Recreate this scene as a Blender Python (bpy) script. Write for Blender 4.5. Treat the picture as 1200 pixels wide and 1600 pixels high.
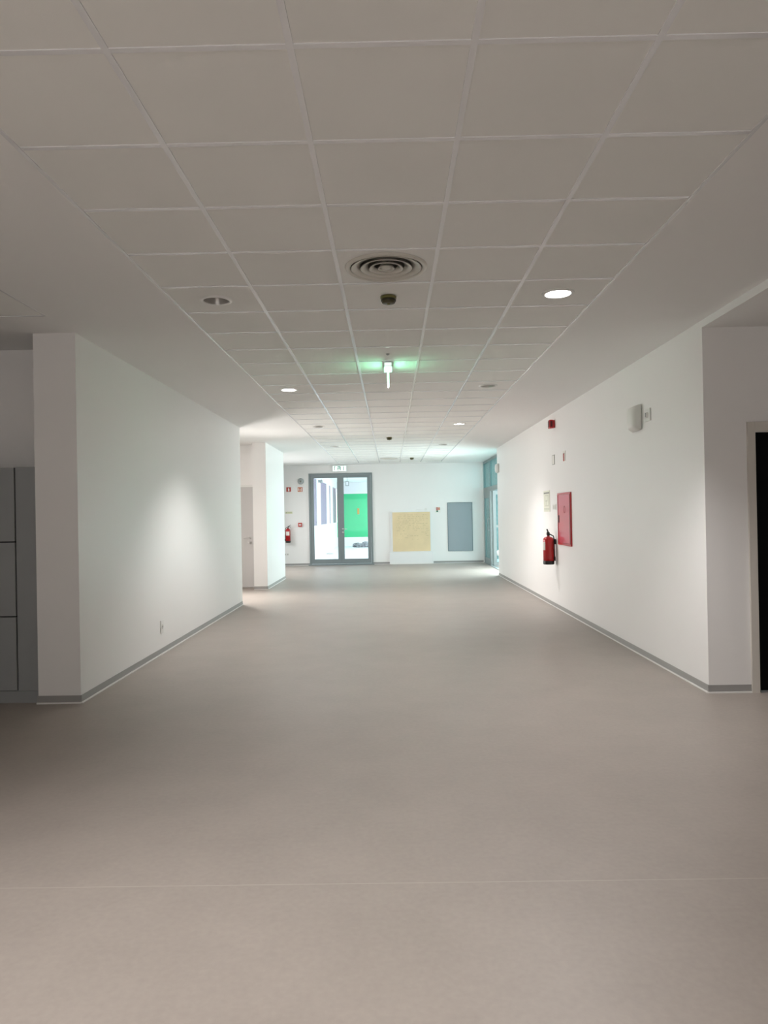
import bpy, bmesh, math, random
from mathutils import Vector, Matrix
for o in list(bpy.data.objects): bpy.data.objects.remove(o)
SC = bpy.context.scene; COL = SC.collection
PI = math.pi
H = 3.016                      # ceiling height
# ------------------------------------------------------------------ camera
CAM_Z = 1.4885; F = 1118.4; YAW, PITCH, ROLL = 0.0092, 0.0038, -0.0180
fw = Vector((-math.sin(YAW)*math.cos(PITCH), math.cos(YAW)*math.cos(PITCH), math.sin(PITCH)))
rt = Vector((math.cos(YAW), math.sin(YAW), 0)); up = rt.cross(fw)
c_, s_ = math.cos(ROLL), math.sin(ROLL)
r2 = c_*rt + s_*up; u2 = -s_*rt + c_*up
cd = bpy.data.cameras.new('camera'); cam = bpy.data.objects.new('camera', cd); COL.objects.link(cam)
cam.matrix_world = Matrix(((r2.x, u2.x, -fw.x, 0), (r2.y, u2.y, -fw.y, 0), (r2.z, u2.z, -fw.z, CAM_Z), (0, 0, 0, 1)))
cd.sensor_fit = 'VERTICAL'; cd.sensor_height = 24; cd.lens = 24*F/1600; cd.clip_start = 0.05
SC.camera = cam
# ------------------------------------------------------------------ world, exposure
w = bpy.data.worlds.new('world'); SC.world = w; w.use_nodes = True
WORLD_S = 2.8
bg = w.node_tree.nodes['Background']; bg.inputs[0].default_value = (0.86, 0.96, 1.0, 1); bg.inputs[1].default_value = WORLD_S
SC.view_settings.view_transform = 'Standard'; SC.view_settings.look = 'None'
SC.view_settings.exposure = 0.95; SC.view_settings.gamma = 1; SC.view_settings.use_curve_mapping = False
# ------------------------------------------------------------------ lamps
def area(name, loc, direction, sx, sy, power, col=(1, 1, 1), portal=False, spread=180):
    l = bpy.data.lights.new(name, 'AREA'); l.shape = 'RECTANGLE'; l.size = sx; l.size_y = sy
    l.energy = power; l.color = col; l.spread = math.radians(spread)
    if portal: l.cycles.is_portal = True
    o = bpy.data.objects.new(name, l); COL.objects.link(o); o.location = loc
    o.rotation_euler = Vector(direction).to_track_quat('-Z', 'Y').to_euler(); return o
SPOT_W = 112; SPOT_COL = (1.0, 0.965, 0.95)
def spot(loc, parent=None, power=SPOT_W):
    l = bpy.data.lights.new('downlight_or_fill_spot', 'SPOT'); l.energy = power; l.color = SPOT_COL
    l.spot_size = math.radians(112); l.spot_blend = 0.75; l.shadow_soft_size = 0.05
    o = bpy.data.objects.new('downlight_or_fill_spot', l); COL.objects.link(o); o.location = loc; o.parent = parent; return o
area('back_door_portal', (-1.5, 21.8, 1.4), (0, -1, 0), 1.9, 2.76, 1, portal=True)
area('side_door_portal', (2.9, 19.3, 1.5), (-1, 0, 0), 3.0, 4.5, 1, portal=True)
area('side_entrance_daylight', (4.2, 18.9, 0.9), (-0.7, -0.7, 0.03), 2.2, 1.6, 100, (0.80, 1.0, 1.0), spread=130)
area('left_corridor_daylight', (-7.6, 13.3, 1.7), (1, -0.02, -0.20), 2.0, 1.6, 16, (1.0, 0.88, 0.78), spread=80)
area('left_room_fill', (-4.7, 19.3, 1.9), (0.9, -0.25, -0.30), 2.2, 1.3, 48, (1.0, 0.99, 0.985), spread=140)  # fill light added out of view, brightens right wall and far floor
area('left_corridor_fill', (-3.9, 14.2, 1.2), (0.72, -0.69, -0.10), 0.7, 1.4, 40, (1.0, 0.955, 0.92), spread=110)  # added fill panel hidden round the corner, lifts right wall and ceiling
area('rear_fill', (-0.8, -6.8, 1.5), (0, 1, 0.03), 6.0, 2.2, 40, (1.0, 0.98, 0.97))  # added fill behind the camera, the rear wall has no window
spot((-1.2, 1.05, H-0.03), power=SPOT_W*2.0)
for x, y in ((-1.2, -2.78), (-1.2, -5.2), (1.2, -5.2)): spot((x, y, H-0.03), power=SPOT_W*2.3)  # unseen spots added so their floor bounce brightens the near ceiling

# ================================================================== materials
def mat(name, col, rough=0.5, metal=0.0, spec=0.5, noise=None, bump=None, emit=None, coat=0.0):
    m = bpy.data.materials.new(name); m.use_nodes = True; nt = m.node_tree; b = nt.nodes['Principled BSDF']
    b.inputs['Base Color'].default_value = (*col, 1); b.inputs['Roughness'].default_value = rough
    b.inputs['Metallic'].default_value = metal; b.inputs['Specular IOR Level'].default_value = spec
    if coat: b.inputs['Coat Weight'].default_value = coat; b.inputs['Coat Roughness'].default_value = 0.15
    tc = nt.nodes.new('ShaderNodeTexCoord')
    if noise:
        sc, amt = noise
        n = nt.nodes.new('ShaderNodeTexNoise'); n.inputs['Scale'].default_value = sc; n.inputs['Detail'].default_value = 6
        nt.links.new(tc.outputs['Object'], n.inputs['Vector'])
        r = nt.nodes.new('ShaderNodeValToRGB'); r.color_ramp.elements[0].position = 0.3; r.color_ramp.elements[1].position = 0.7
        r.color_ramp.elements[0].color = (*[c*(1-amt) for c in col], 1); r.color_ramp.elements[1].color = (*[min(1, c*(1+amt)) for c in col], 1)
        nt.links.new(n.outputs['Fac'], r.inputs['Fac']); nt.links.new(r.outputs['Color'], b.inputs['Base Color'])
    if bump:
        sc, st = bump
        n = nt.nodes.new('ShaderNodeTexNoise'); n.inputs['Scale'].default_value = sc; n.inputs['Detail'].default_value = 4
        nt.links.new(tc.outputs['Object'], n.inputs['Vector'])
        bp = nt.nodes.new('ShaderNodeBump'); bp.inputs['Strength'].default_value = st; bp.inputs['Distance'].default_value = 0.002
        nt.links.new(n.outputs['Fac'], bp.inputs['Height']); nt.links.new(bp.outputs['Normal'], b.inputs['Normal'])
    if emit:
        b.inputs['Emission Color'].default_value = (*emit[0], 1); b.inputs['Emission Strength'].default_value = emit[1]
    return m
def glass(name, tint, refl=0.5):
    m = bpy.data.materials.new(name); m.use_nodes = True; nt = m.node_tree; nt.nodes.clear()
    out = nt.nodes.new('ShaderNodeOutputMaterial'); t = nt.nodes.new('ShaderNodeBsdfTransparent'); t.inputs[0].default_value = (*tint, 1)
    g = nt.nodes.new('ShaderNodeBsdfGlossy'); g.inputs['Roughness'].default_value = 0.03; g.inputs[0].default_value = (0.9, 1, 1, 1)
    fr = nt.nodes.new('ShaderNodeFresnel'); fr.inputs[0].default_value = 1.45
    mp = nt.nodes.new('ShaderNodeMath'); mp.operation = 'MULTIPLY'; mp.inputs[1].default_value = refl
    mx = nt.nodes.new('ShaderNodeMixShader')
    nt.links.new(fr.outputs[0], mp.inputs[0]); nt.links.new(mp.outputs[0], mx.inputs[0])
    nt.links.new(t.outputs[0], mx.inputs[1]); nt.links.new(g.outputs[0], mx.inputs[2]); nt.links.new(mx.outputs[0], out.inputs[0]); return m
M = {}
M['wall'] = mat('wall_paint', (0.86, 0.85, 0.84), 0.42, spec=0.35, noise=(0.7, 0.012), bump=(180, 0.12))
M['gypsum'] = mat('ceiling_paint', (0.87, 0.87, 0.86), 0.7, spec=0.25, noise=(0.6, 0.01))
M['tile'] = mat('ceiling_tile', (0.86, 0.865, 0.84), 0.8, spec=0.2, noise=(1.2, 0.02), bump=(300, 0.2))
M['tee'] = mat('ceiling_tee', (0.84, 0.85, 0.87), 0.24, spec=0.9)
M['skirting'] = mat('skirting_grey', (0.33, 0.325, 0.315), 0.45)
M['seal'] = mat('seal_white', (0.82, 0.81, 0.79), 0.4)
M['alu'] = mat('aluminium_grey_green', (0.22, 0.255, 0.265), 0.4, metal=0.1)
M['alu_pale'] = mat('aluminium_pale_teal', (0.24, 0.29, 0.29), 0.45)
M['chrome'] = mat('brushed_steel', (0.62, 0.62, 0.62), 0.28, metal=1)
M['white'] = mat('white_plastic', (0.80, 0.80, 0.78), 0.35)
M['white_rough'] = mat('white_board', (0.80, 0.80, 0.80), 0.6)
M['offwhite'] = mat('device_white', (0.78, 0.775, 0.75), 0.45)
M['black'] = mat('black_plastic', (0.012, 0.012, 0.012), 0.45)
M['black_door'] = mat('black_door', (0.004, 0.004, 0.0045), 0.6, spec=0.1)
M['casing'] = mat('casing_cream', (0.62, 0.59, 0.54), 0.45)
M['red'] = mat('extinguisher_red', (0.50, 0.008, 0.012), 0.32, coat=0.3)
M['redbox'] = mat('cabinet_red', (0.60, 0.03, 0.07), 0.3, spec=0.6, coat=0.3)
M['darkred'] = mat('lens_dark_red', (0.10, 0.002, 0.004), 0.3)
M['label'] = mat('label_grey', (0.62, 0.60, 0.57), 0.5)
M['greydoor'] = mat('grey_laminate', (0.58, 0.57, 0.565), 0.5)
M['locker'] = mat('locker_grey', (0.30, 0.315, 0.32), 0.5, noise=(3, 0.03))
M['gap'] = mat('gap_black', (0.01, 0.01, 0.01), 0.8)
M['panel'] = mat('panel_blue_grey', (0.30, 0.35, 0.38), 0.5)
M['panel_edge'] = mat('panel_edge', (0.17, 0.23, 0.25), 0.5)
M['card'] = mat('kraft_card', (0.76, 0.61, 0.38), 0.75, noise=(3, 0.05))
M['ink'] = mat('pen_ink', (0.22, 0.19, 0.10), 0.7)
M['olive'] = mat('olive_plastic', (0.06, 0.055, 0.018), 0.35)
M['olive_dark'] = mat('olive_dark', (0.02, 0.02, 0.008), 0.4)
M['yellowish'] = mat('detector_yellow', (0.15, 0.14, 0.035), 0.35)
M['reflector'] = mat('reflector_metal', (0.75, 0.75, 0.75), 0.22, metal=0.9)
M['reflector_dark'] = mat('reflector_lamp_off', (0.5, 0.49, 0.47), 0.3, metal=0.6)
M['lamp_on'] = mat('lamp_on', (1, 1, 1), 0.5, emit=((1, 0.98, 0.95), 14))
M['lamp_off'] = mat('lamp_off', (0.30, 0.29, 0.27), 0.4)
M['vent'] = mat('vent_metal', (0.66, 0.64, 0.58), 0.4)
M['vent_dark'] = mat('vent_duct', (0.4, 0.39, 0.36), 0.8)
M['exit_face'] = mat('exit_green_lit', (0.05, 0.6, 0.3), 0.4, emit=((0.3, 1.0, 0.55), 7.0))
M['exit_white'] = mat('exit_white_lit', (0.9, 1, 0.95), 0.4, emit=((0.80, 1.0, 0.92), 0.45))
M['exit_mark'] = mat('exit_pictogram', (0.10, 0.30, 0.22), 0.4)
M['acrylic'] = mat('acrylic_edge_lit', (0.9, 1, 0.95), 0.4, emit=((0.96, 0.98, 1.0), 2.5))
M['housing'] = mat('housing_white', (0.7, 0.72, 0.71), 0.4)
M['sign_red'] = mat('sign_red', (0.48, 0.06, 0.05), 0.5)
M['sign_orange'] = mat('sign_orange_red', (0.60, 0.20, 0.10), 0.5)
M['sign_green'] = mat('sign_green', (0.05, 0.22, 0.14), 0.5)
M['sign_white'] = mat('sign_white', (0.80, 0.79, 0.74), 0.5)
M['sign_edge'] = mat('sign_edge', (0.35, 0.34, 0.32), 0.5)
M['sign_lumin'] = mat('sign_photoluminescent', (0.70, 0.72, 0.48), 0.5)
M['olive_line'] = mat('plan_ink', (0.42, 0.44, 0.36), 0.6)
M['sign_dark'] = mat('plan_header', (0.28, 0.29, 0.26), 0.6)
M['clock_grey'] = mat('device_grey', (0.38, 0.41, 0.41), 0.4)
M['glass'] = glass('clear_glass', (0.94, 0.97, 0.97), 0.6)
M['glass_teal'] = glass('teal_glass', (0.60, 0.78, 0.78), 0.8)
M['out_white'] = mat('outdoor_white', (0.82, 0.82, 0.84), 0.7)
M['out_floor'] = mat('outdoor_paving', (0.72, 0.74, 0.76), 0.7, noise=(0.8, 0.04))
M['out_lilac'] = mat('outdoor_lilac', (0.25, 0.19, 0.28), 0.6)
M['out_lilac2'] = mat('outdoor_lilac_pale', (0.32, 0.25, 0.31), 0.6)
M['out_green'] = mat('outdoor_green', (0.055, 0.56, 0.25), 0.7, noise=(0.5, 0.06))
M['out_teal'] = mat('outdoor_backdrop_teal', (0.10, 0.155, 0.16), 0.7, noise=(0.6, 0.2))  # dark tone for the added backdrop behind the entrance glass
M['out_orange'] = mat('outdoor_orange', (0.55, 0.33, 0.05), 0.5)
M['tarp'] = mat('tarpaulin_grey', (0.24, 0.25, 0.27), 0.7, noise=(9, 0.5))
M['rear'] = mat('rear_wall_paint', (0.6, 0.58, 0.56), 0.6)

def floor_mat():
    m = bpy.data.materials.new('floor_vinyl'); m.use_nodes = True; nt = m.node_tree; b = nt.nodes['Principled BSDF']
    N = nt.nodes.new; L = nt.links.new
    tc = N('ShaderNodeTexCoord')
    n1 = N('ShaderNodeTexNoise'); n1.inputs['Scale'].default_value = 2.2; n1.inputs['Detail'].default_value = 8; n1.inputs['Roughness'].default_value = 0.65
    n2 = N('ShaderNodeTexNoise'); n2.inputs['Scale'].default_value = 38; n2.inputs['Detail'].default_value = 5
    L(tc.outputs['Object'], n1.inputs['Vector']); L(tc.outputs['Object'], n2.inputs['Vector'])
    mx = N('ShaderNodeMix'); mx.data_type = 'FLOAT'; mx.inputs[0].default_value = 0.4
    L(n1.outputs['Fac'], mx.inputs[2]); L(n2.outputs['Fac'], mx.inputs[3])
    r = N('ShaderNodeValToRGB'); r.color_ramp.elements[0].position = 0.32; r.color_ramp.elements[1].position = 0.68
    base = (0.362, 0.318, 0.284)
    r.color_ramp.elements[0].color = (*[c*0.91 for c in base], 1); r.color_ramp.elements[1].color = (*[c*1.08 for c in base], 1)
    L(mx.outputs[0], r.inputs['Fac'])
    # thin weld seam across the vinyl sheets every 8 m, one at y = 2.9
    sp = N('ShaderNodeSeparateXYZ'); L(tc.outputs['Object'], sp.inputs[0])
    sub = N('ShaderNodeMath'); sub.operation = 'SUBTRACT'; sub.inputs[1].default_value = 2.897; L(sp.outputs['Y'], sub.inputs[0])
    ab = N('ShaderNodeMath'); ab.operation = 'ABSOLUTE'; L(sub.outputs[0], ab.inputs[0])
    lt = N('ShaderNodeMath'); lt.operation = 'LESS_THAN'; lt.inputs[1].default_value = 0.002; L(ab.outputs[0], lt.inputs[0])
    m2 = N('ShaderNodeMix'); m2.data_type = 'RGBA'; m2.inputs[7].default_value = (0.47, 0.435, 0.39, 1)
    L(lt.outputs[0], m2.inputs[0]); L(r.outputs['Color'], m2.inputs[6]); L(m2.outputs[2], b.inputs['Base Color'])
    b.inputs['Roughness'].default_value = 0.42; b.inputs['Specular IOR Level'].default_value = 0.5
    bp = N('ShaderNodeBump'); bp.inputs['Strength'].default_value = 0.1; bp.inputs['Distance'].default_value = 0.001
    L(n2.outputs['Fac'], bp.inputs['Height']); L(bp.outputs['Normal'], b.inputs['Normal'])
    return m
M['floor'] = floor_mat()

# ================================================================== mesh helpers
def box(bm, x0, x1, y0, y1, z0, z1, mi=0, bevel=0):
    r = bmesh.ops.create_cube(bm, size=1); vs = r['verts']
    for v in vs: v.co = Vector(((x0+x1)/2+v.co.x*(x1-x0), (y0+y1)/2+v.co.y*(y1-y0), (z0+z1)/2+v.co.z*(z1-z0)))
    fs = set(f for v in vs for f in v.link_faces)
    for f in fs: f.material_index = mi
    if bevel:
        es = list(set(e for v in vs for e in v.link_edges))
        bmesh.ops.bevel(bm, geom=es, offset=bevel, segments=2, affect='EDGES', profile=0.7)
def lathe(bm, prof, c=(0, 0, 0), n=40, axis='Z', mi=0, close=False):
    rings = []
    for r, h in prof:
        ring = []
        for k in range(n):
            a = 2*PI*k/n; p = (r*math.cos(a), r*math.sin(a), h)
            if axis == 'Y': p = (p[0], p[2], p[1])
            if axis == 'X': p = (p[2], p[0], p[1])
            ring.append(bm.verts.new((p[0]+c[0], p[1]+c[1], p[2]+c[2])))
        rings.append(ring)
    if close: rings.append(rings[0])
    for a, b in zip(rings, rings[1:]):
        for k in range(n):
            f = bm.faces.new((a[k], a[(k+1) % n], b[(k+1) % n], b[k])); f.material_index = mi; f.smooth = True
    return rings
def disc(bm, r, c, n=40, axis='Z', mi=0):
    rg = lathe(bm, [(r, 0)], c, n, axis)[0]; f = bm.faces.new(rg); f.material_index = mi
def tube(bm, pts, r, n=10, mi=0):
    pts = [Vector(p) for p in pts]; rings = []
    for i, p in enumerate(pts):
        d = (pts[min(i+1, len(pts)-1)]-pts[max(i-1, 0)]).normalized()
        a = d.cross(Vector((0, 0, 1)));  a = a if a.length > 0.05 else d.cross(Vector((1, 0, 0)))
        a.normalize(); b = d.cross(a)
        rings.append([bm.verts.new(p+r*(math.cos(2*PI*k/n)*a+math.sin(2*PI*k/n)*b)) for k in range(n)])
    for a, b in zip(rings, rings[1:]):
        for k in range(n):
            f = bm.faces.new((a[k], a[(k+1) % n], b[(k+1) % n], b[k])); f.material_index = mi; f.smooth = True
    for rg in (rings[0], rings[-1]): bm.faces.new(rg).material_index = mi
def poly(bm, pts, y0, y1, mi=0):
    a = [bm.verts.new((p[0], y0, p[1])) for p in pts]; b = [bm.verts.new((p[0], y1, p[1])) for p in pts]
    fs = [bm.faces.new(a), bm.faces.new(b)]+[bm.faces.new((a[k], a[(k+1) % len(a)], b[(k+1) % len(a)], b[k])) for k in range(len(a))]
    for f in fs: f.material_index = mi
def obj(name, bm, m, parent=None):
    bmesh.ops.recalc_face_normals(bm, faces=bm.faces[:])
    me = bpy.data.meshes.new(name); bm.to_mesh(me); bm.free()
    for x in (m if isinstance(m, (list, tuple)) else [m]): me.materials.append(x if not isinstance(x, str) else M[x])
    o = bpy.data.objects.new(name, me); COL.objects.link(o); o.parent = parent; return o
def bxo(name, dims, m, parent=None, bevel=0):
    bm = bmesh.new(); box(bm, *dims, bevel=bevel); return obj(name, bm, m, parent)
def struct(name, bm, m):
    o = obj(name, bm, m); o['kind'] = 'structure'; return o
def sbox(name, *boxes, m='wall'):
    bm = bmesh.new()
    for b in boxes: box(bm, *b)
    return struct(name, bm, m)
def tag(o, label, cat, group=None):
    o['label'] = label; o['category'] = cat
    if group: o['group'] = group
    return o
BACK, RIGHT, LEFT, CEIL = 0, -PI/2, PI/2, 0
def thing(name, label, cat, loc, rz=0, group=None):
    o = bpy.data.objects.new(name, None); o.empty_display_size = 0.1; COL.objects.link(o)
    o.location = loc; o.rotation_euler = (0, 0, rz); return tag(o, label, cat, group)
def dup(root, loc, label):
    r = root.copy(); COL.objects.link(r); r.location = loc; r['label'] = label
    for ch in list(root.children):
        c = ch.copy(); COL.objects.link(c); c.parent = r
        for g in list(ch.children):
            d = g.copy(); COL.objects.link(d); d.parent = c
    return r
LX, RX, BY = -2.543, 2.545, 21.55

# ================================================================== the shell
sbox('floor', (-8.2, 6.2, -7.2, 21.75, -0.15, 0), m='floor')
T = 3.45
sbox('wall_left', (-2.89, LX, 5.8, 12.15, 0, T))
sbox('wall_left_recess', (-6.2, -2.89, 6.35, 6.55, 0, T))
sbox('wall_left_corridor_near', (-8.2, -2.89, 11.95, 12.15, 0, T))
sbox('wall_left_pier', (-2.82, LX, 14.65, 17.1, 0, T))
sbox('wall_left_corridor_far', (-8.2, -3.83, 15.1, 15.3, 0, T), (-3.83, -2.82, 15.1, 15.3, 2.15, T), (-2.865, -2.82, 15.1, 15.3, 0, 2.15))
sbox('wall_left_room', (-8.2, -2.82, 16.9, 17.1, 0, T))
sbox('wall_left_outer', (-6.2, -6.0, -7, 6.35, 0, T), (-8.2, -8.0, 12.15, 15.1, 0, T), (-8.2, -8.0, 17.1, 21.55, 0, T))
sbox('wall_back', (-8.2, -2.455, BY, 21.75, 0, T), (-2.455, -0.54, BY, 21.75, 2.765, T), (-0.54, 2.80, BY, 21.75, 0, T))
sbox('wall_right', (RX, 2.745, 5.81, 17.0, 0, T))
sbox('wall_right_return', (2.745, 2.95, 5.81, 6.01, 0, T), (2.95, 3.87, 5.81, 6.01, 2.10, T), (3.87, 6.2, 5.81, 6.01, 0, T))
sbox('wall_right_entrance', (2.745, 6.2, 16.8, 17.0, 0, T))
sbox('wall_right_outer', (6.0, 6.2, -7, 5.81, 0, T))
sbox('wall_rear', (-6.2, 6.2, -7.2, -7.0, 0, T), m='rear')

# ceiling: gypsum around the tile field
X0, Y0, S = -1.5, 2.319-0.6*15, 0.6
NX, NY = 5, 15+31
Y1 = Y0+NY*S
sbox('ceiling', (-8.2, -1.5, 5.31, 21.75, H, H+0.1), (-2.55, -1.5, -7, 5.31, H, H+0.1), (-6.2, -4.95, -7, 5.31, H, H+0.1),
     (1.5, 2.9, 5.81, 21.75, H, H+0.1), (1.5, RX, -7, 5.81, H, H+0.1), (-1.5, 1.5, Y1, 21.75, H, H+0.1), m='gypsum')
sbox('ceiling_right_lower', (RX, 6.0, -7, 5.81, 2.957, H+0.1), m='gypsum')
sbox('roof', (-8.2, 6.2, -7.2, 17.0, T+0.01, T+0.2), (-8.2, 2.9, 17.0, 21.75, T+0.01, T+0.2), m='gypsum')
HOLES = {}
DL = [(x, 5.019+3.6*k) for k in range(4) for x in (-1.2, 1.2)]
for x, y in DL: HOLES[(round((x-X0)/S-0.5), round((y-Y0)/S-0.5))] = 0.088
for y in (4.419, 19.419): HOLES[(2, round((y-Y0)/S-0.5))] = 0.245
bm = bmesh.new(); n = 32
for i in range(NX):
    for j in range(NY):
        x0, y0 = X0+i*S, Y0+j*S; z = H+0.003
        r = HOLES.get((i, j))
        if not r:
            bm.faces.new([bm.verts.new(p) for p in ((x0, y0, z), (x0, y0+S, z), (x0+S, y0+S, z), (x0+S, y0, z))])
        else:
            cx, cy = x0+S/2, y0+S/2; inn = []; out = []
            for k in range(n):
                a = 2*PI*(k+0.5)/n; ca, sa = math.cos(a), math.sin(a); q = (S/2)/max(abs(ca), abs(sa))
                inn.append(bm.verts.new((cx+r*ca, cy+r*sa, z))); out.append(bm.verts.new((cx+q*ca, cy+q*sa, z)))
            for k in range(n): bm.faces.new((inn[k], inn[(k+1) % n], out[(k+1) % n], out[k]))
            for sx, sy in ((-1, -1), (1, -1), (1, 1), (-1, 1)):   # square corners
                near = sorted(range(n), key=lambda k: (out[k].co.x-(cx+sx*S/2))**2+(out[k].co.y-(cy+sy*S/2))**2)[:2]
                bm.faces.new((out[near[0]], out[near[1]], bm.verts.new((cx+sx*S/2, cy+sy*S/2, z))))
# the second patch of tiles over the left bay
for i in range(4):
    for j in range(20):
        x0, y0 = -4.95+i*S, 5.31-(j+1)*S; z = H+0.003
        bm.faces.new([bm.verts.new(p) for p in ((x0, y0, z), (x0, y0+S, z), (x0+S, y0+S, z), (x0+S, y0, z))])
for f in bm.faces: pass
o = struct('ceiling_tiles', bm, 'tile')
for p_ in o.data.polygons:
    if p_.normal.z > 0: p_.flip()
bm = bmesh.new(); hw = 0.012
for i in range(NX+1):
    w_ = hw if 0 < i < NX else 0.009
    x = X0+i*S; box(bm, x-w_, x+w_, Y0, Y1, H-0.0015, H+0.012)
for j in range(NY+1):
    y = Y0+j*S
    for i in range(NX): box(bm, X0+i*S+hw, X0+(i+1)*S-hw, y-hw, y+hw, H-0.0008, H+0.011)
struct('ceiling_grid', bm, 'tee')
bm = bmesh.new()
for i in range(5): box(bm, -4.95+i*S-0.008, -4.95+i*S+0.008, -6.69, 5.31, H-0.001, H+0.01)
for j in range(21): box(bm, -4.95, -2.55, 5.31-j*S-0.008, 5.31-j*S+0.008, H-0.0008, H+0.01)
struct('ceiling_grid_left', bm, 'tee')
# thin shadow bead where walls meet ceiling
def bead(name, *b):
    bm = bmesh.new()
    for q in b: box(bm, *q)
    return struct(name, bm, 'gypsum')

# baseboards: grey coving strip with white seal line at the foot
def baseboard(name, *runs):
    bm = bmesh.new()
    for (x0, y0, x1, y1) in runs:   # wall line, room lies to the right of direction
        d = Vector((x1-x0, y1-y0, 0)); L = d.length; d.normalize(); nrm = Vector((d.y, -d.x, 0))
        def seg(t, z0, z1, mi):
            a = Vector((x0, y0, 0)); b = Vector((x1, y1, 0))
            vs = [bm.verts.new(p+Vector((0, 0, z))+nrm*q) for z in (z0, z1) for p, q in ((a, 0.0), (b, 0.0), (b, t), (a, t))]
            for idx in ((0, 1, 2, 3), (4, 5, 6, 7), (0, 1, 5, 4), (1, 2, 6, 5), (2, 3, 7, 6), (3, 0, 4, 7)):
                bm.faces.new([vs[k] for k in idx]).material_index = mi
        seg(0.006, 0.013, 0.066, 0); seg(0.014, 0.0005, 0.013, 1)
    return struct(name, bm, ['skirting', 'seal'])
baseboard('baseboard_left', (-2.90, 5.8, LX, 5.8), (LX, 5.8, LX, 12.15))
baseboard('baseboard_left_pier', (-2.82, 14.65, LX, 14.65), (LX, 14.65, LX, 17.1))
baseboard('baseboard_back', (-8, BY, -2.455, BY), (-0.54, BY, -0.05, BY), (1.26, BY, 2.80, BY))
baseboard('baseboard_right', (RX, 17.0, RX, 5.81), (RX, 5.81, 2.886, 5.81))
baseboard('baseboard_left_corridor', (-8, 15.1, -3.83, 15.1))

# ================================================================== doors
def lever(parent, x, y, z, sgn, m='chrome', key=True):
    bm = bmesh.new()
    lathe(bm, [(0.0001, -0.012), (0.026, -0.012), (0.026, 0)], (x, y, z), 20, 'Y')
    tube(bm, [(x, y, z), (x, y-0.05, z), (x+sgn*0.03, y-0.06, z), (x+sgn*0.13, y-0.06, z)], 0.01)
    if key: lathe(bm, [(0.0001, -0.012), (0.026, -0.012), (0.026, 0)], (x, y, z-0.10), 20, 'Y')
    if key: tube(bm, [(x, y, z-0.10), (x, y-0.05, z-0.10), (x+sgn*0.05, y-0.05, z-0.10)], 0.009)
    return obj('handle', bm, m, parent)
# door_1: glazed double door in the back wall
d1 = bpy.data.objects.new('door_1', None); COL.objects.link(d1); d1.location = (-1.4975, BY, 0); d1['kind'] = 'structure'
def ring(bm, x0, x1, z0, z1, w, y0, y1, wb=None, wt=None):
    wb = w if wb is None else wb; wt = w if wt is None else wt
    box(bm, x0, x0+w, y0, y1, z0, z1); box(bm, x1-w, x1, y0, y1, z0, z1)
    box(bm, x0+w, x1-w, y0, y1, z0, z0+wb); box(bm, x0+w, x1-w, y0, y1, z1-wt, z1)
bm = bmesh.new(); ring(bm, -0.9575, 0.9575, 0.0, 2.765, 0.055, -0.03, 0.09, wb=0.035); obj('door_frame', bm, 'alu', d1)
bm = bmesh.new(); box(bm, -0.985, 0.985, -0.12, 0.10, 0.0, 0.022, bevel=0.004); obj('threshold', bm, 'alu', d1)
for sx, nm in ((-1, 'L'), (1, 'R')):
    xa, xb = (-0.898, -0.004) if sx < 0 else (0.004, 0.898)
    bm = bmesh.new(); ring(bm, xa, xb, 0.045, 2.705, 0.088, -0.02, 0.055, wb=0.13, wt=0.078)
    lf = obj('door_leaf', bm, 'alu', d1)
    bxo('pane', (xa+0.085, xb-0.085, 0.014, 0.022, 0.17, 2.63), 'glass', lf)
    bm = bmesh.new(); ring(bm, xa+0.082, xb-0.082, 0.17, 2.632, 0.012, -0.026, -0.018); obj('glazing_bead', bm, 'alu', lf)
    if sx > 0: lever(lf, xa+0.045, -0.02, 1.08, 1)
bxo('centre_strip', (-0.014, 0.014, -0.032, -0.02, 0.05, 2.70), 'alu', d1)
# door_2: grey corridor door
d2 = bpy.data.objects.new('door_2', None); COL.objects.link(d2); d2.location = (-3.35, 15.1, 0); d2['kind'] = 'structure'
bm = bmesh.new(); box(bm, -0.48, -0.44, -0.012, 0.12, 0, 2.15); box(bm, 0.455, 0.485, -0.012, 0.12, 0, 2.15); box(bm, -0.48, 0.485, -0.012, 0.12, 2.125, 2.165)
obj('door_frame', bm, 'white', d2)
lf = bxo('door_leaf', (-0.44, 0.455, 0.0, 0.045, 0.008, 2.125), 'greydoor', d2, 0.003)
lever(lf, 0.385, 0.0, 1.05, -1)
# door_3: black door beside the right wall
d3 = bpy.data.objects.new('door_3', None); COL.objects.link(d3); d3.location = (3.41, 5.81, 0); d3['kind'] = 'structure'
bm = bmesh.new(); box(bm, -0.524, -0.462, -0.022, 0.0, 0, 2.185, bevel=0.002); box(bm, 0.462, 0.524, -0.022, 0.0, 0, 2.185, bevel=0.002)
box(bm, -0.462, 0.462, -0.022, 0.0, 2.105, 2.185, bevel=0.002)
obj('door_casing', bm, 'casing', d3)
bxo('door_leaf', (-0.46, 0.46, 0.05, 0.09, 0.004, 2.10), 'black_door', d3)
bm = bmesh.new(); box(bm, -0.46, -0.447, 0.0, 0.05, 0, 2.10); box(bm, 0.447, 0.46, 0.0, 0.05, 0, 2.10); box(bm, -0.447, 0.447, 0.0, 0.05, 2.087, 2.10); obj('door_jamb', bm, 'black_door', d3)

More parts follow.
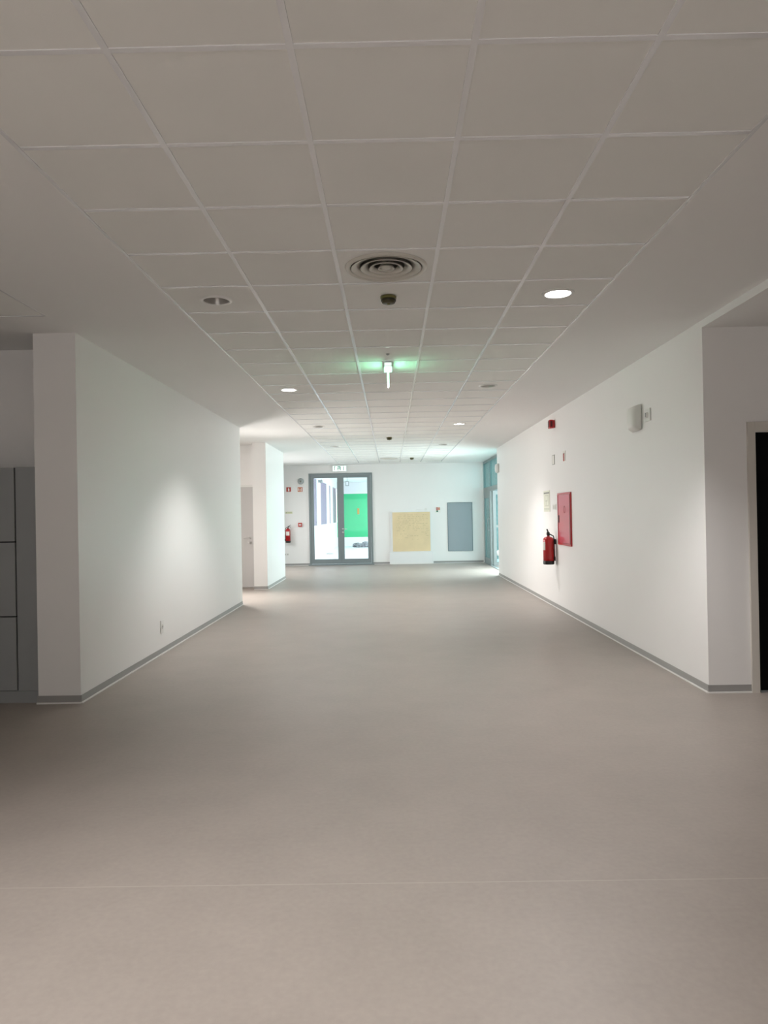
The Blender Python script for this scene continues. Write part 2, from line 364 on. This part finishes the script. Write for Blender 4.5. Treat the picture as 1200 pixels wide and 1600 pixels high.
# window_1: glazed entrance screen in the right-hand wall, x = 2.8
W1 = bpy.data.objects.new('window_1', None); COL.objects.link(W1); W1.location = (2.80, 21.55, 0); W1['kind'] = 'structure'
bm = bmesh.new()   # coordinates relative: y from -4.55 (17.0) to 0
box(bm, 0, 0.07, -4.55, 0, 2.95, H)
box(bm, 0, 0.07, -4.55, 0, 2.10, 2.23)
box(bm, 0, 0.07, -0.06, 0, 0, 2.10); box(bm, 0, 0.07, -1.40, -1.27, 0, 2.10)
box(bm, 0, 0.07, -4.55, -4.47, 0, 2.95)
for y in (-0.06, -1.40, -3.0): box(bm, 0, 0.07, y, y+0.06, 2.23, 2.95)
obj('window_frame', bm, 'alu_pale', W1)
bxo('transom_pane', (0.03, 0.04, -4.47, -0.06, 2.23, 2.95), 'glass_teal', W1)
# white reveal post at the corner
bxo('corner_reveal', (-0.03, 0.0, -0.05, 0, 0.0, H), 'white', W1)
def leaf(name, hinge, ang, width, parent, mats, bulge=True):
    e = bpy.data.objects.new(name, None); COL.objects.link(e)
    return e
# closed leaf in the screen
bm = bmesh.new()
box(bm, 0.005, 0.055, -1.27, -1.16, 0.0, 2.10); box(bm, 0.005, 0.055, -0.17, -0.06, 0, 2.10)
box(bm, 0.005, 0.055, -1.16, -0.17, 0.0, 0.18); box(bm, 0.005, 0.055, -1.16, -0.17, 1.92, 2.10)
cl = obj('door_leaf', bm, 'alu_pale', W1)
bxo('pane', (0.026, 0.034, -1.17, -0.16, 0.17, 1.93), 'glass_teal', cl)
bm = bmesh.new(); tube(bm, [(0.005, -1.2, 1.00), (-0.05, -1.2, 1.00), (-0.05, -1.2, 1.32), (0.005, -1.2, 1.32)], 0.012); obj('pull_handle', bm, 'chrome', cl)
# second leaf standing open outwards
bm = bmesh.new()
Yh = -1.40
box(bm, 0.07, 0.16, Yh-0.05, Yh, 0.01, 2.10); box(bm, 1.02, 1.12, Yh-0.05, Yh, 0.01, 2.10)
box(bm, 0.16, 1.02, Yh-0.05, Yh, 0.01, 0.10); box(bm, 0.16, 1.02, Yh-0.05, Yh, 2.0, 2.10); box(bm, 0.16, 1.02, Yh-0.05, Yh, 1.08, 1.14)
ol = obj('open_door_leaf', bm, 'alu_pale', W1)
bxo('pane', (0.155, 1.025, Yh-0.03, Yh-0.022, 0.09, 2.01), 'glass_teal', ol)
bm = bmesh.new(); lathe(bm, [(0.0001, -0.004), (0.085, -0.004), (0.085, 0)], (0.225, Yh-0.031, 0.36), 32, 'Y'); obj('round_sticker', bm, 'white', ol)
bxo('threshold', (-0.02, 0.09, -4.47, -0.06, -0.001, 0.012), 'alu_pale', W1)

# ================================================================== outside
sbox('floor_outdoor', (-14, 14, 21.75, 60, -0.15, -0.01), (6.2, 30, -2, 21.75, -0.15, -0.01), (2.87, 6.2, 17.0, 21.75, -0.15, -0.01), m='out_floor')
XW = -2.62
sbox('wall_outdoor_left', (XW-0.2, XW, 21.75, 35, -0.01, 1.15), (XW-0.2, XW, 21.75, 35, 2.8, 3.1), (XW-0.2, XW, 21.75, 22.4, 1.15, 2.8),
     (XW-0.2, XW, 25.5, 26.9, 1.15, 2.8), (XW-0.2, XW, 29.5, 30.6, 1.15, 2.8), (XW-0.2, XW, 31.4, 32.5, 1.15, 2.8), m='out_white')
for k, (ya, yb) in enumerate(((22.4, 25.5), (26.9, 29.5), (30.6, 31.4), (32.5, 35))):
    bm = bmesh.new(); box(bm, XW-0.2, XW-0.03, ya, yb, 1.15, 2.8); struct('trim_%d' % (k+1), bm, 'out_lilac' if k < 2 else 'out_lilac2')
sbox('wall_outdoor_end', (XW, 8, 35, 35.2, -0.01, 0.42), (XW, 8, 34.9, 35.2, 2.54, 3.1), m='out_white')
sbox('wall_outdoor_green', (XW, 8, 35.02, 35.2, 0.42, 2.54), m='out_green')
sbox('ceiling_outdoor', (XW-0.3, 0.6, 21.75, 35.2, 3.1, 3.3), m='out_white')
sbox('wall_outdoor_backdrop', (2.87, 9.5, 23.2, 23.4, -0.01, 5.0), m='out_teal')  # added backdrop, keeps the white sky from showing through the entrance glass

t = thing('sign_strip', 'narrow upright orange strip on the green outdoor wall behind the glass door', 'sign', (-1.58, 35.02, 1.68))
bxo('plate', (-0.045, 0.045, -0.03, 0, -0.14, 0.14), 'out_orange', t)
bxo('edge_frame', (-0.055, 0.055, -0.012, 0, -0.15, 0.15), 'sign_edge', t)
t = thing('hanging_sign', 'small grey square sign hanging under the outdoor ceiling, seen through the right door pane', 'sign', (-1.68, 28.0, 2.74))
bm = bmesh.new(); ring(bm, -0.07, 0.07, -0.10, 0.08, 0.025, -0.02, 0.02); obj('frame', bm, 'clock_grey', t)
bxo('panel', (-0.045, 0.045, -0.01, 0.01, -0.075, 0.055), 'out_white', t)
bxo('hanger', (-0.008, 0.008, -0.008, 0.008, 0.08, 0.36), 'clock_grey', t)
t = thing('wall_lamp', 'small grey bracket lamp on top of the white outdoor pillar', 'lamp', (XW, 26.1, 2.74))
bxo('bracket', (0, 0.06, -0.03, 0.03, -0.04, 0.06), 'clock_grey', t)
bm = bmesh.new(); lathe(bm, [(0.0001, -0.06), (0.05, -0.05), (0.06, 0.02), (0.03, 0.07), (0.0001, 0.07)], (0.11, 0, 0), 18); obj('shade', bm, 'clock_grey', t)
random.seed(3)
def heap(name, label, cx, cy, w, h, seed, m='tarp'):
    random.seed(seed); bm = bmesh.new(); LN = name == 'rag_heap'
    for k in range(9):
        r = bmesh.ops.create_icosphere(bm, subdivisions=3, radius=1)
        px, py, sc = random.uniform(-0.8, 0.8), random.uniform(-0.5, 0.5), random.uniform(0.25, 0.5)
        for v in r['verts']:
            q = v.co.copy(); jit = 1+0.22*math.sin(9*q.x+k)*math.cos(7*q.y+2*k)+random.uniform(-0.09, 0.09)
            v.co = Vector((px*w/2+q.x*jit*sc*w/2, py*w/2+q.y*jit*sc*w/2, -0.01+max(0, h*(1-0.6*abs(px))*sc*2*(0.3+0.5*q.z*jit))))
    return tag(obj(name, bm, m), label, 'heap')
o = heap('tarpaulin_heap', 'crumpled grey heap lying on the outdoor paving seen through the right door pane', 0, 0, 0.85, 0.42, 4); o.location = (-1.30, 33.4, 0)
o = heap('rag_heap', 'low grey rag on the paving at the foot of the outdoor parapet', 0, 0, 0.30, 0.09, 7, 'label'); o.location = (-2.40, 28.0, 0)

# ================================================================== ceiling fittings
GL = 'recessed ceiling downlights'
def downlight(x, y, lit, label, k):
    t = thing('downlight', label, 'ceiling light', (x, y, H), 0, GL)
    bm = bmesh.new(); lathe(bm, [(0.088, 0.004), (0.088, -0.003), (0.091, -0.007), (0.108, -0.005), (0.112, 0.0), (0.112, 0.003)], n=48); obj('trim_ring', bm, 'white', t)
    bm = bmesh.new(); lathe(bm, [(0.088, 0.0), (0.085, 0.02), (0.070, 0.06), (0.055, 0.085)], n=48)
    rf = obj('reflector', bm, 'reflector' if lit else 'reflector_dark', t)
    bm = bmesh.new(); disc(bm, 0.056, (0, 0, 0.084), 32); obj('bulb', bm, 'lamp_on' if lit else 'lamp_off', t)
    if lit:
        bm = bmesh.new(); disc(bm, 0.084, (0, 0, 0.012), 32); obj('diffuser', bm, 'lamp_on', t)
        spot((0, 0, -0.02), t, SPOT_W*(1.0 if k == 0 else 0.85))
    return t
names = {0: 'nearest', 1: 'second', 2: 'third', 3: 'farthest'}
for k in range(4):
    for sx in (-1, 1):
        lit = (k % 2 == 0) == (sx > 0)
        if k == 3 and sx > 0: lit = False
        if k == 3 and sx < 0: lit = False
        downlight(sx*1.2, 5.019+3.6*k, lit, '%s recessed downlight of the %s row, %s' % (names[k], 'left' if sx < 0 else 'right',
                  'lit bright white' if lit else 'switched off'), k)
def diffuser(x, y, label, g):
    t = thing('ceiling_vent', label, 'air vent', (x, y, H), 0, 'round ceiling vents')
    bm = bmesh.new(); lathe(bm, [(0.222, 0.004), (0.222, -0.004), (0.232, -0.012), (0.250, -0.008), (0.254, 0.002)], n=64); obj('rim', bm, 'vent', t)
    bm = bmesh.new(); lathe(bm, [(0.222, 0.0), (0.222, 0.09), (0.0001, 0.09)], n=48); obj('duct', bm, 'vent_dark', t)
    for r in (0.218, 0.160, 0.105, 0.052):
        bm = bmesh.new()
        q = r*0.73
        lathe(bm, [(r, -0.010), (r-0.003, -0.004), (q, 0.013), (q-0.003, 0.011), (r-0.009, -0.008)], n=56, close=True)
        obj('cone_ring', bm, 'vent', t)
    bm = bmesh.new(); lathe(bm, [(0.0001, -0.008), (0.028, -0.006), (0.034, 0.004), (0.0001, 0.012)], n=32); obj('centre_cap', bm, 'vent', t)
diffuser(0, 4.419, 'round ceiling vent with concentric rings, nearest to the viewer', 0)
diffuser(0, 19.419, 'round ceiling vent far down the hall near the back wall', 0)
def detector(x, y, label):
    t = thing('smoke_detector', label, 'smoke detector', (x, y, H-0.001), 0, 'smoke detectors on the ceiling')
    bm = bmesh.new(); lathe(bm, [(0.0001, 0), (0.056, 0), (0.056, -0.014), (0.052, -0.018), (0.0001, -0.018)], n=36); obj('base', bm, 'yellowish', t)
    bm = bmesh.new(); lathe(bm, [(0.049, -0.018), (0.050, -0.034), (0.044, -0.046), (0.030, -0.050), (0.0001, -0.050)], n=36); b = obj('sensor_head', bm, 'olive', t)
    bm = bmesh.new()
    lathe(bm, [(0.0505, -0.021), (0.053, -0.023), (0.053, -0.031), (0.0505, -0.033)], n=36)
    obj('grille', bm, 'olive_dark', b)
    bm = bmesh.new(); lathe(bm, [(0.012, -0.050), (0.010, -0.056), (0.0001, -0.057)], n=16); obj('indicator', bm, 'yellowish', b)
detector(0.012, 5.01, 'olive smoke detector on the ceiling just behind the nearest round vent')
detector(0.0, 14.15, 'olive smoke detector on the ceiling midway down the hall')
detector(0.6, 19.35, 'olive smoke detector on the ceiling near the back wall, right of the far vent')
bm = bmesh.new(); lathe(bm, [(0.0001, -0.012), (0.008, -0.012), (0.010, -0.004), (0.018, -0.002), (0.018, 0)], (0, 6.80, H-0.0005), 20)
tag(obj('ceiling_stud', bm, 'clock_grey'), 'tiny grey stud on the ceiling tile just before the hanging exit sign', 'ceiling stud')

t = thing('hanging_exit_sign', 'lit exit sign hanging edge-on from the ceiling with green glow', 'exit sign', (0.0, 7.30, H-0.0015))
bm = bmesh.new(); box(bm, -0.042, 0.042, -0.16, 0.16, -0.045, 0, bevel=0.006); obj('housing', bm, 'housing', t)
bm = bmesh.new(); box(bm, -0.007, 0.007, -0.15, 0.15, -0.205, -0.045); b = obj('acrylic_blade', bm, 'acrylic', t)
for sx in (-1, 1):
    bm = bmesh.new(); box(bm, *sorted((sx*0.0071, sx*0.0085)), -0.143, 0.143, -0.195, -0.055); obj('sign_face', bm, 'exit_face', b)
bm = bmesh.new(); box(bm, -0.034, 0.034, -0.163, -0.158, -0.040, -0.008); obj('end_light', bm, 'exit_white', t)

# ================================================================== back wall
def plate_sign(name, label, cat, loc, rz, w, h, base, marks, depth=0.006, group=None, edge='sign_edge'):
    t = thing(name, label, cat, loc, rz, group)
    bm = bmesh.new(); box(bm, -w/2, w/2, -depth, 0, -h/2, h/2); obj('plate', bm, [base], t)
    if marks:
        bm = bmesh.new(); mats = []
        for (mm, pts) in marks:
            if mm not in mats: mats.append(mm)
            poly(bm, [(x*w, z*h) for x, z in pts], -depth-0.0015, -depth+0.0005, mats.index(mm))
        obj('pictogram', bm, mats, t)
    return t
def R(x0, x1, z0, z1): return [(x0, z0), (x1, z0), (x1, z1), (x0, z1)]
t = thing('door_exit_sign', 'small lit white exit sign mounted above the glazed double door', 'exit sign', (-1.515, BY, 2.905))
bxo('housing', (-0.215, 0.215, -0.05, 0, -0.085, 0.085), 'housing', t, 0.004)
b = bxo('lit_face', (-0.20, 0.20, -0.056, -0.05, -0.075, 0.075), 'exit_white', t)
bm = bmesh.new()
P = [R(-0.14, -0.125, -0.055, 0.055), R(-0.05, 0.035, 0.03, 0.055), R(0.01, 0.035, -0.055, 0.03), R(-0.05, -0.02, -0.055, -0.035), R(-0.03, 0.015, -0.01, 0.012), R(-0.05, -0.03, -0.03, 0.02), R(0.10, 0.118, -0.055, 0.055), R(-0.125, -0.105, 0.035, 0.055)]
for q in P: poly(bm, [(a*1.15, b_*1.1) for a, b_ in q], -0.058, -0.0555)
obj('pictogram', bm, 'exit_mark', b)

t = thing('wall_sounder', 'small round grey device with dark centre on the back wall above the orange sign', 'alarm', (-2.69, BY, 2.54))
bm = bmesh.new(); lathe(bm, [(0.095, 0), (0.095, -0.03), (0.08, -0.045), (0.0001, -0.05)], axis='Y', n=36); obj('body', bm, 'clock_grey', t)
bm = bmesh.new(); lathe(bm, [(0.03, -0.04), (0.028, -0.06), (0.0001, -0.062)], axis='Y', n=24); obj('centre', bm, 'sign_dark', t)
ext_pic = [('sign_white', [(-0.14, -0.36), (0.16, -0.36), (0.16, 0.12), (0.04, 0.25), (0.04, 0.36), (-0.06, 0.36), (-0.06, 0.25), (-0.14, 0.12)])]
plate_sign('extinguisher_sign', 'red square sign with white extinguisher symbol, left of the double door', 'sign', (-3.06, BY, 2.30), 0, 0.14, 0.135, 'sign_red', ext_pic)
plate_sign('alarm_sign', 'orange and white square sign under the round grey wall device', 'sign', (-2.715, BY, 2.295), 0, 0.145, 0.135, 'sign_orange',
           [('sign_white', R(-0.38, -0.2, -0.3, 0.3)), ('sign_white', R(-0.05, 0.05, -0.35, 0.1)), ('sign_white', R(0.2, 0.36, -0.4, 0.36)), ('sign_red', R(-0.2, -0.08, -0.2, 0.3)), ('sign_red', R(0.38, 0.5, -0.5, 0.45))])
plate_sign('marker_plate', 'narrow pale yellow plate on the wall above the far fire extinguisher', 'sign', (-3.065, BY, 1.60), 0, 0.21, 0.06, 'sign_lumin', [('olive_line', R(-0.45, -0.3, -0.3, 0.3)), ('olive_line', R(-0.2, 0.42, -0.12, 0.12))])
t = thing('call_point', 'small red fire alarm call point on the back wall, left of the double door', 'call point', (-2.73, BY, 1.23))
bxo('box', (-0.058, 0.058, -0.045, 0, -0.06, 0.06), 'sign_red', t, 0.006); bxo('window', (-0.032, 0.032, -0.048, -0.044, -0.02, 0.02), 'label', t)
def socket(label, loc, rz, w, h, group=None, n=1):
    t = thing('wall_socket', label, 'socket', loc, rz, group)
    bxo('plate', (-w/2, w/2, -0.010, 0, -h/2, h/2), 'white', t, 0.003)
    for k in range(n):
        cx = (k-(n-1)/2)*w/n
        bm = bmesh.new(); lathe(bm, [(0.026, -0.0102), (0.026, -0.012), (0.022, -0.012), (0.020, -0.004+-0.0065), (0.0001, -0.0105)], (cx, 0, 0), 24, 'Y'); b = obj('socket_face', bm, 'label', t)
        bm = bmesh.new()
        for s in (-1, 1): lathe(bm, [(0.004, -0.0106), (0.004, -0.012), (0.0001, -0.0125)], (cx+s*0.009, 0, 0), 10, 'Y')
        obj('pin_hole', bm, 'black', b)
    return t
socket('low white double socket on the back wall under the far extinguisher', (-3.16, BY, 0.345), 0, 0.15, 0.07, n=2)

# fire extinguisher, local: back towards +y (wall at y=0)
def extinguisher(label, loc, rz, r, hb, hose=1, labm='label'):
    t = thing('fire_extinguisher', label, 'fire extinguisher', loc, rz, 'fire extinguishers')
    cy = -r-0.03
    bm = bmesh.new()
    lathe(bm, [(0.0001, 0.052), (r, 0.052), (r, hb-0.055), (r*0.93, hb-0.03), (r*0.70, hb-0.010), (r*0.35, hb), (0.02, hb+0.004), (0.02, hb+0.02)], (0, cy, 0), 40)
    cyl = obj('cylinder', bm, 'red', t)
    bm = bmesh.new()   # instruction label wrapped on the front
    n_ = 14; a0, a1 = -PI/2-0.75, -PI/2+0.75; z0, z1 = hb*0.52, hb*0.80
    prev = None
    for k in range(n_+1):
        a = a0+(a1-a0)*k/n_; q = (r+0.0015)
        cur = [bm.verts.new((q*math.cos(a), cy+q*math.sin(a), z)) for z in (z0, z1)]
        if prev: bm.faces.new((prev[0], cur[0], cur[1], prev[1]))
        prev = cur
    obj('instruction_label', bm, labm, cyl)
    bm = bmesh.new(); lathe(bm, [(0.0001, 0), (r*0.94, 0), (r+0.003, 0.008), (r+0.003, 0.055), (r, 0.058)], (0, cy, 0), 40); obj('base_ring', bm, 'black', t)
    bm = bmesh.new()
    lathe(bm, [(0.022, hb+0.015), (0.024, hb+0.03), (0.020, hb+0.055), (0.0001, hb+0.058)], (0, cy, 0), 20)
    box(bm, -0.014, 0.014, cy-0.02, cy+0.02, hb+0.03, hb+0.065)
    vl = obj('valve', bm, 'black', t)
    bm = bmesh.new(); s = -hose
    poly(bm, [(s*0.0, hb+0.048), (s*0.03, hb+0.058), (s*0.085, hb+0.045), (s*0.09, hb+0.053), (s*0.03, hb+0.073), (0, hb+0.066)], cy-0.012, cy+0.012)
    obj('carry_handle', bm, 'black', vl)
    bm = bmesh.new()
    poly(bm, [(-s*0.005, hb+0.07), (s*0.035, hb+0.088), (s*0.085, hb+0.115), (s*0.09, hb+0.108), (s*0.04, hb+0.075), (0, hb+0.062)], cy-0.010, cy+0.010)
    obj('lever', bm, 'black', vl)
    bm = bmesh.new(); lathe(bm, [(0.012, 0), (0.012, -0.012), (0.0001, -0.013)], (0, cy-0.02, hb+0.045), 16, 'Y'); obj('gauge', bm, 'label', vl)
    bm = bmesh.new(); x = hose
    hx = x*(r*0.55 if rz else r+0.014); hy = cy+(r*0.98 if rz else 0)
    tube(bm, [(0, cy, hb+0.035), (hx*0.4, cy+(hy-cy)*0.3, hb+0.035), (hx*0.85, cy+(hy-cy)*0.85, hb+0.01), (hx, hy, hb-0.05), (hx, hy, hb*0.5), (hx, hy, hb*0.28)], 0.009, 10)
    obj('hose', bm, 'black', t)
    bm = bmesh.new(); lathe(bm, [(0.009, hb*0.30), (0.013, hb*0.26), (0.016, hb*0.13), (0.0001, hb*0.13)], (hx, hy, 0), 16); obj('nozzle', bm, 'black', t)
    bm = bmesh.new(); box(bm, -0.02, 0.02, cy+r-0.01, 0, hb-0.12, hb-0.04); obj('wall_bracket', bm, 'black', t)
    return t
extinguisher('red fire extinguisher on the far back wall, left of the double door', (-3.09, BY, 0.70), 0, 0.072, 0.42, hose=-1, labm='sign_white')
extinguisher('red fire extinguisher on the right wall beside the red hose cabinet', (RX, 11.10, 0.675), RIGHT, 0.082, 0.43, hose=1)

t = thing('base_box', 'low white box on the floor under the yellow handwritten board', 'box', (0.605, BY, 0))
bxo('body', (-0.655, 0.655, -0.11, -0.002, 0.0, 0.365), 'white_rough', t, 0.004)
bxo('foot_strip', (-0.655, 0.655, -0.117, -0.111, 0.0, 0.035), 'seal', t)
t = thing('handwritten_board', 'square yellow kraft board covered in faint handwriting, standing on the low white box', 'board', (0.605, BY, 0.367))
bxo('backing', (-0.605, 0.60, -0.06, -0.002, 0.0, 1.205), 'white_rough', t)
b = bxo('card_sheet', (-0.555, 0.575, -0.066, -0.061, 0.01, 1.185), 'card', t)
bm = bmesh.new(); random.seed(11)
for row in range(15):      # illegible pen strokes
    z = 1.10-row*0.052; x = -0.47+random.uniform(0, 0.1)
    while x < 0.48:
        L = random.uniform(0.02, 0.09)
        if random.random() < (0.75 if row < 9 else 0.35):
            k = 0
            while k < L:
                w_ = 0.012; dz = random.uniform(-0.012, 0.012)
                th = random.choice((0.003, 0.0045))
                poly(bm, [(x+k, z+dz), (x+k+w_, z-dz), (x+k+w_, z-dz+th), (x+k, z+dz+th)], -0.0672, -0.066); k += w_
        x += L+random.uniform(0.01, 0.06)
obj('handwriting', bm, 'ink', b)
plate_sign('equipment_sign', 'small red, white and green sign between the yellow board and the blue-grey panel', 'sign', (1.42, BY, 1.61), 0, 0.155, 0.165, 'sign_white',
           [('sign_red', R(-0.28, 0.02, -0.1, 0.42)), ('sign_orange', R(0.1, 0.38, -0.05, 0.42)), ('sign_green', R(-0.28, 0.05, -0.42, -0.12)), ('sign_white', R(-0.18, -0.08, 0.0, 0.3))])
t = thing('wall_plate', 'tiny pale grey plate with a thin cable just above the yellow board', 'wall plate', (1.06, BY, 1.63))
bxo('plate', (-0.035, 0.035, -0.012, 0, -0.035, 0.035), 'offwhite', t, 0.002)
bm = bmesh.new(); tube(bm, [(-0.035, -0.005, -0.01), (-0.15, -0.005, -0.012), (-0.30, -0.005, -0.014)], 0.004, 8); obj('cable', bm, 'offwhite', t)
t = thing('notice_panel', 'tall blue-grey wall cabinet panel at the right end of the back wall', 'panel', (2.083, BY, 1.087))
bm = bmesh.new(); ring(bm, -0.375, 0.375, -0.73, 0.73, 0.016, -0.022, 0); obj('frame', bm, 'panel_edge', t)
b = bxo('door', (-0.357, 0.357, -0.018, -0.002, -0.712, 0.712), 'panel', t)
bm = bmesh.new(); lathe(bm, [(0.014, -0.018), (0.014, -0.024), (0.0001, -0.025)], (0.33, 0, 0.50), 16, 'Y'); obj('lock', bm, 'sign_dark', b)

# ================================================================== right wall
t = thing('alarm_siren', 'red boxy fire alarm siren high on the right wall', 'alarm', (RX, 11.05, 2.835), RIGHT)
bxo('base', (-0.055, 0.055, -0.03, 0, -0.06, 0.06), 'red', t, 0.006)
b = bxo('body', (-0.06, 0.06, -0.085, -0.03, -0.065, 0.065), 'red', t, 0.012)
bxo('lens', (-0.038, 0.038, -0.090, -0.083, -0.045, 0.045), 'darkred', b, 0.003)
bxo('side_grille', (0.0595, 0.062, -0.075, -0.040, -0.045, 0.045), 'darkred', b)
plate_sign('white_notice', 'small white notice with grey edges on the right wall below the red siren', 'sign', (RX, 11.13, 2.293), RIGHT, 0.15, 0.15, 'sign_edge', [('sign_white', R(-0.34, 0.34, -0.44, 0.44))])
plate_sign('hose_sign', 'small red and white sign high above the red hose cabinet', 'sign', (RX, 10.44, 2.295), RIGHT, 0.14, 0.15, 'sign_white', [('sign_red', R(-0.40, 0.12, -0.48, 0.28)), ('sign_white', R(-0.22, -0.06, -0.3, 0.12)), ('sign_edge', R(-0.2, 0.2, 0.2, 0.3))])
t = thing('evacuation_plan', 'pale yellow-green evacuation plan sheet on the right wall above the extinguisher', 'sign', (RX, 11.66, 1.68), RIGHT)
b = bxo('sheet', (-0.22, 0.22, -0.006, 0, -0.19, 0.15), 'sign_lumin', t)
b.data.materials[0] = mat('plan_sheet', (0.74, 0.755, 0.64), 0.5)
bm = bmesh.new()
for q in (R(-0.12, 0.14, -0.10, -0.094), R(-0.12, 0.14, 0.07, 0.076), R(-0.12, -0.11, -0.1, 0.07), R(0.13, 0.14, -0.1, 0.07), R(-0.02, -0.012, -0.1, 0.0), R(0.05, 0.058, -0.02, 0.07), R(-0.12, 0.05, -0.02, -0.014), R(-0.18, 0.18, -0.14, -0.135), R(-0.18, 0.18, -0.16, -0.155), R(-0.18, 0.1, -0.18, -0.175)):
    poly(bm, q, -0.0075, -0.0055)
obj('floor_drawing', bm, 'olive_line', b)
bxo('header_bar', (-0.20, 0.20, -0.008, -0.0055, 0.10, 0.125), 'sign_dark', b)
t = thing('switch_plate', 'small pale double plate on the right wall between the plan and the hose cabinet', 'switch', (RX, 11.12, 1.56), RIGHT)
bxo('plate', (-0.11, 0.11, -0.008, 0, -0.045, 0.045), 'offwhite', t, 0.002)
for s in (-1, 1): bxo('button', (s*0.05-0.03, s*0.05+0.03, -0.012, -0.008, -0.028, 0.028), 'label', t, 0.002)
t = thing('hose_cabinet', 'glossy red fire hose cabinet set on the right wall', 'cabinet', (RX, 10.465, 1.378), RIGHT)
bm = bmesh.new(); ring(bm, -0.385, 0.385, -0.385, 0.385, 0.03, -0.022, 0); obj('frame', bm, 'red', t)
b = bxo('door', (-0.352, 0.352, -0.017, -0.003, -0.352, 0.352), 'redbox', t, 0.002)
bxo('handle', (-0.335, -0.30, -0.026, -0.016, -0.055, 0.055), 'black', b, 0.003)
bxo('hinge_shadow_edge', (0.353, 0.368, -0.026, -0.004, -0.355, 0.355), 'darkred', t)  # dark red strip paints in the shadow along the hinge side
bm = bmesh.new(); lathe(bm, [(0.055, -0.018), (0.055, -0.0185), (0.040, -0.0185), (0.040, -0.018)], (0.03, 0, 0.14), 28, 'Y'); obj('hose_symbol', bm, mat('symbol_faded', (0.36, 0.02, 0.04), 0.5), b)
def emergency(label, loc, w, h, d):
    t = thing('emergency_light', label, 'emergency light', loc, RIGHT, 'white wall units on the right wall')
    bxo('back_plate', (-w/2+0.01, w/2-0.01, -0.018, 0, -h/2+0.01, h/2-0.01), 'offwhite', t, 0.003)
    bm = bmesh.new(); nz, nx = 12, 14; g = []
    for i in range(nz+1):
        row = []; v = -1+2*i/nz
        for j in range(nx+1):
            u = -1+2*j/nx; wz = (1-abs(v)**4*0.10)
            row.append(bm.verts.new((u*w/2*wz, -0.018-d*math.sqrt(max(0, 1-0.97*abs(u)**3.5))*math.sqrt(max(0.03, 1-abs(v)**5)), v*h/2)))
        g.append(row)
    for i in range(nz):
        for j in range(nx): bm.faces.new((g[i][j], g[i][j+1], g[i+1][j+1], g[i+1][j])).smooth = True
    bnd = [e for e in bm.edges if e.is_boundary]
    r = bmesh.ops.extrude_edge_only(bm, edges=bnd)
    for v in r['geom']:
        if isinstance(v, bmesh.types.BMVert): v.co.y = -0.012
    obj('cover', bm, 'offwhite', t)
    return t
e1 = emergency('rounded white wall unit high on the right wall, nearest the black door', (RX, 7.345, 2.425), 0.25, 0.26, 0.075)
emergency('white wall unit at the far end of the right wall by the glass entrance', (RX, 16.80, 2.53), 0.24, 0.22, 0.06)
t = thing('wall_sensor', 'small white square sensor with a dark slot beside the rounded white wall unit', 'sensor', (RX, 7.035, 2.42), RIGHT)
b = bxo('plate', (-0.065, 0.065, -0.014, 0, -0.062, 0.062), 'white', t, 0.004)
bm = bmesh.new(); lathe(bm, [(0.03, -0.014), (0.026, -0.028), (0.0001, -0.032)], axis='Y', n=24); b = obj('dome', bm, 'offwhite', t)
bxo('slot', (-0.006, 0.006, -0.034, -0.026, -0.020, 0.020), 'clock_grey', b)

# ================================================================== left side
socket('white socket low on the left wall above the skirting', (LX, 7.86, 0.30), LEFT, 0.085, 0.14)
t = thing('locker_cabinet', 'tall dark grey locker cabinet with stacked doors in the left recess', 'cabinet', (-4.0, 6.345, 0))
x0, x1 = -0.98, 0.922; fr = -0.52
bxo('carcass', (x0, 0.92, fr+0.02, -0.003, 0.10, 1.93), 'locker', t)
bxo('plinth', (x0, 1.10, fr+0.015, fr+0.055, 0.0, 0.098), 'locker', t)
bxo('filler_panel', (0.937, 1.103, fr-0.002, fr+0.03, 0.104, 1.932), 'locker', t)
for c in range(3):
    for k in range(3):
        z0, z1 = ((0.108, 0.705), (0.715, 1.315), (1.325, 1.928))[k]
        xr = 0.925-c*0.6
        b = bxo('door', (xr-0.592, xr, fr-0.004, fr+0.016, z0, z1), 'locker', t, 0.0015)
        bm = bmesh.new(); lathe(bm, [(0.012, 0), (0.012, -0.008), (0.0001, -0.009)], (xr-0.54, fr-0.004, (z0+z1)/2), 14, 'Y'); obj('lock', bm, 'clock_grey', b)
bxo('shadow_gap', (x0, 0.936, fr+0.0175, fr+0.0195, 0.104, 1.925), 'gap', t)
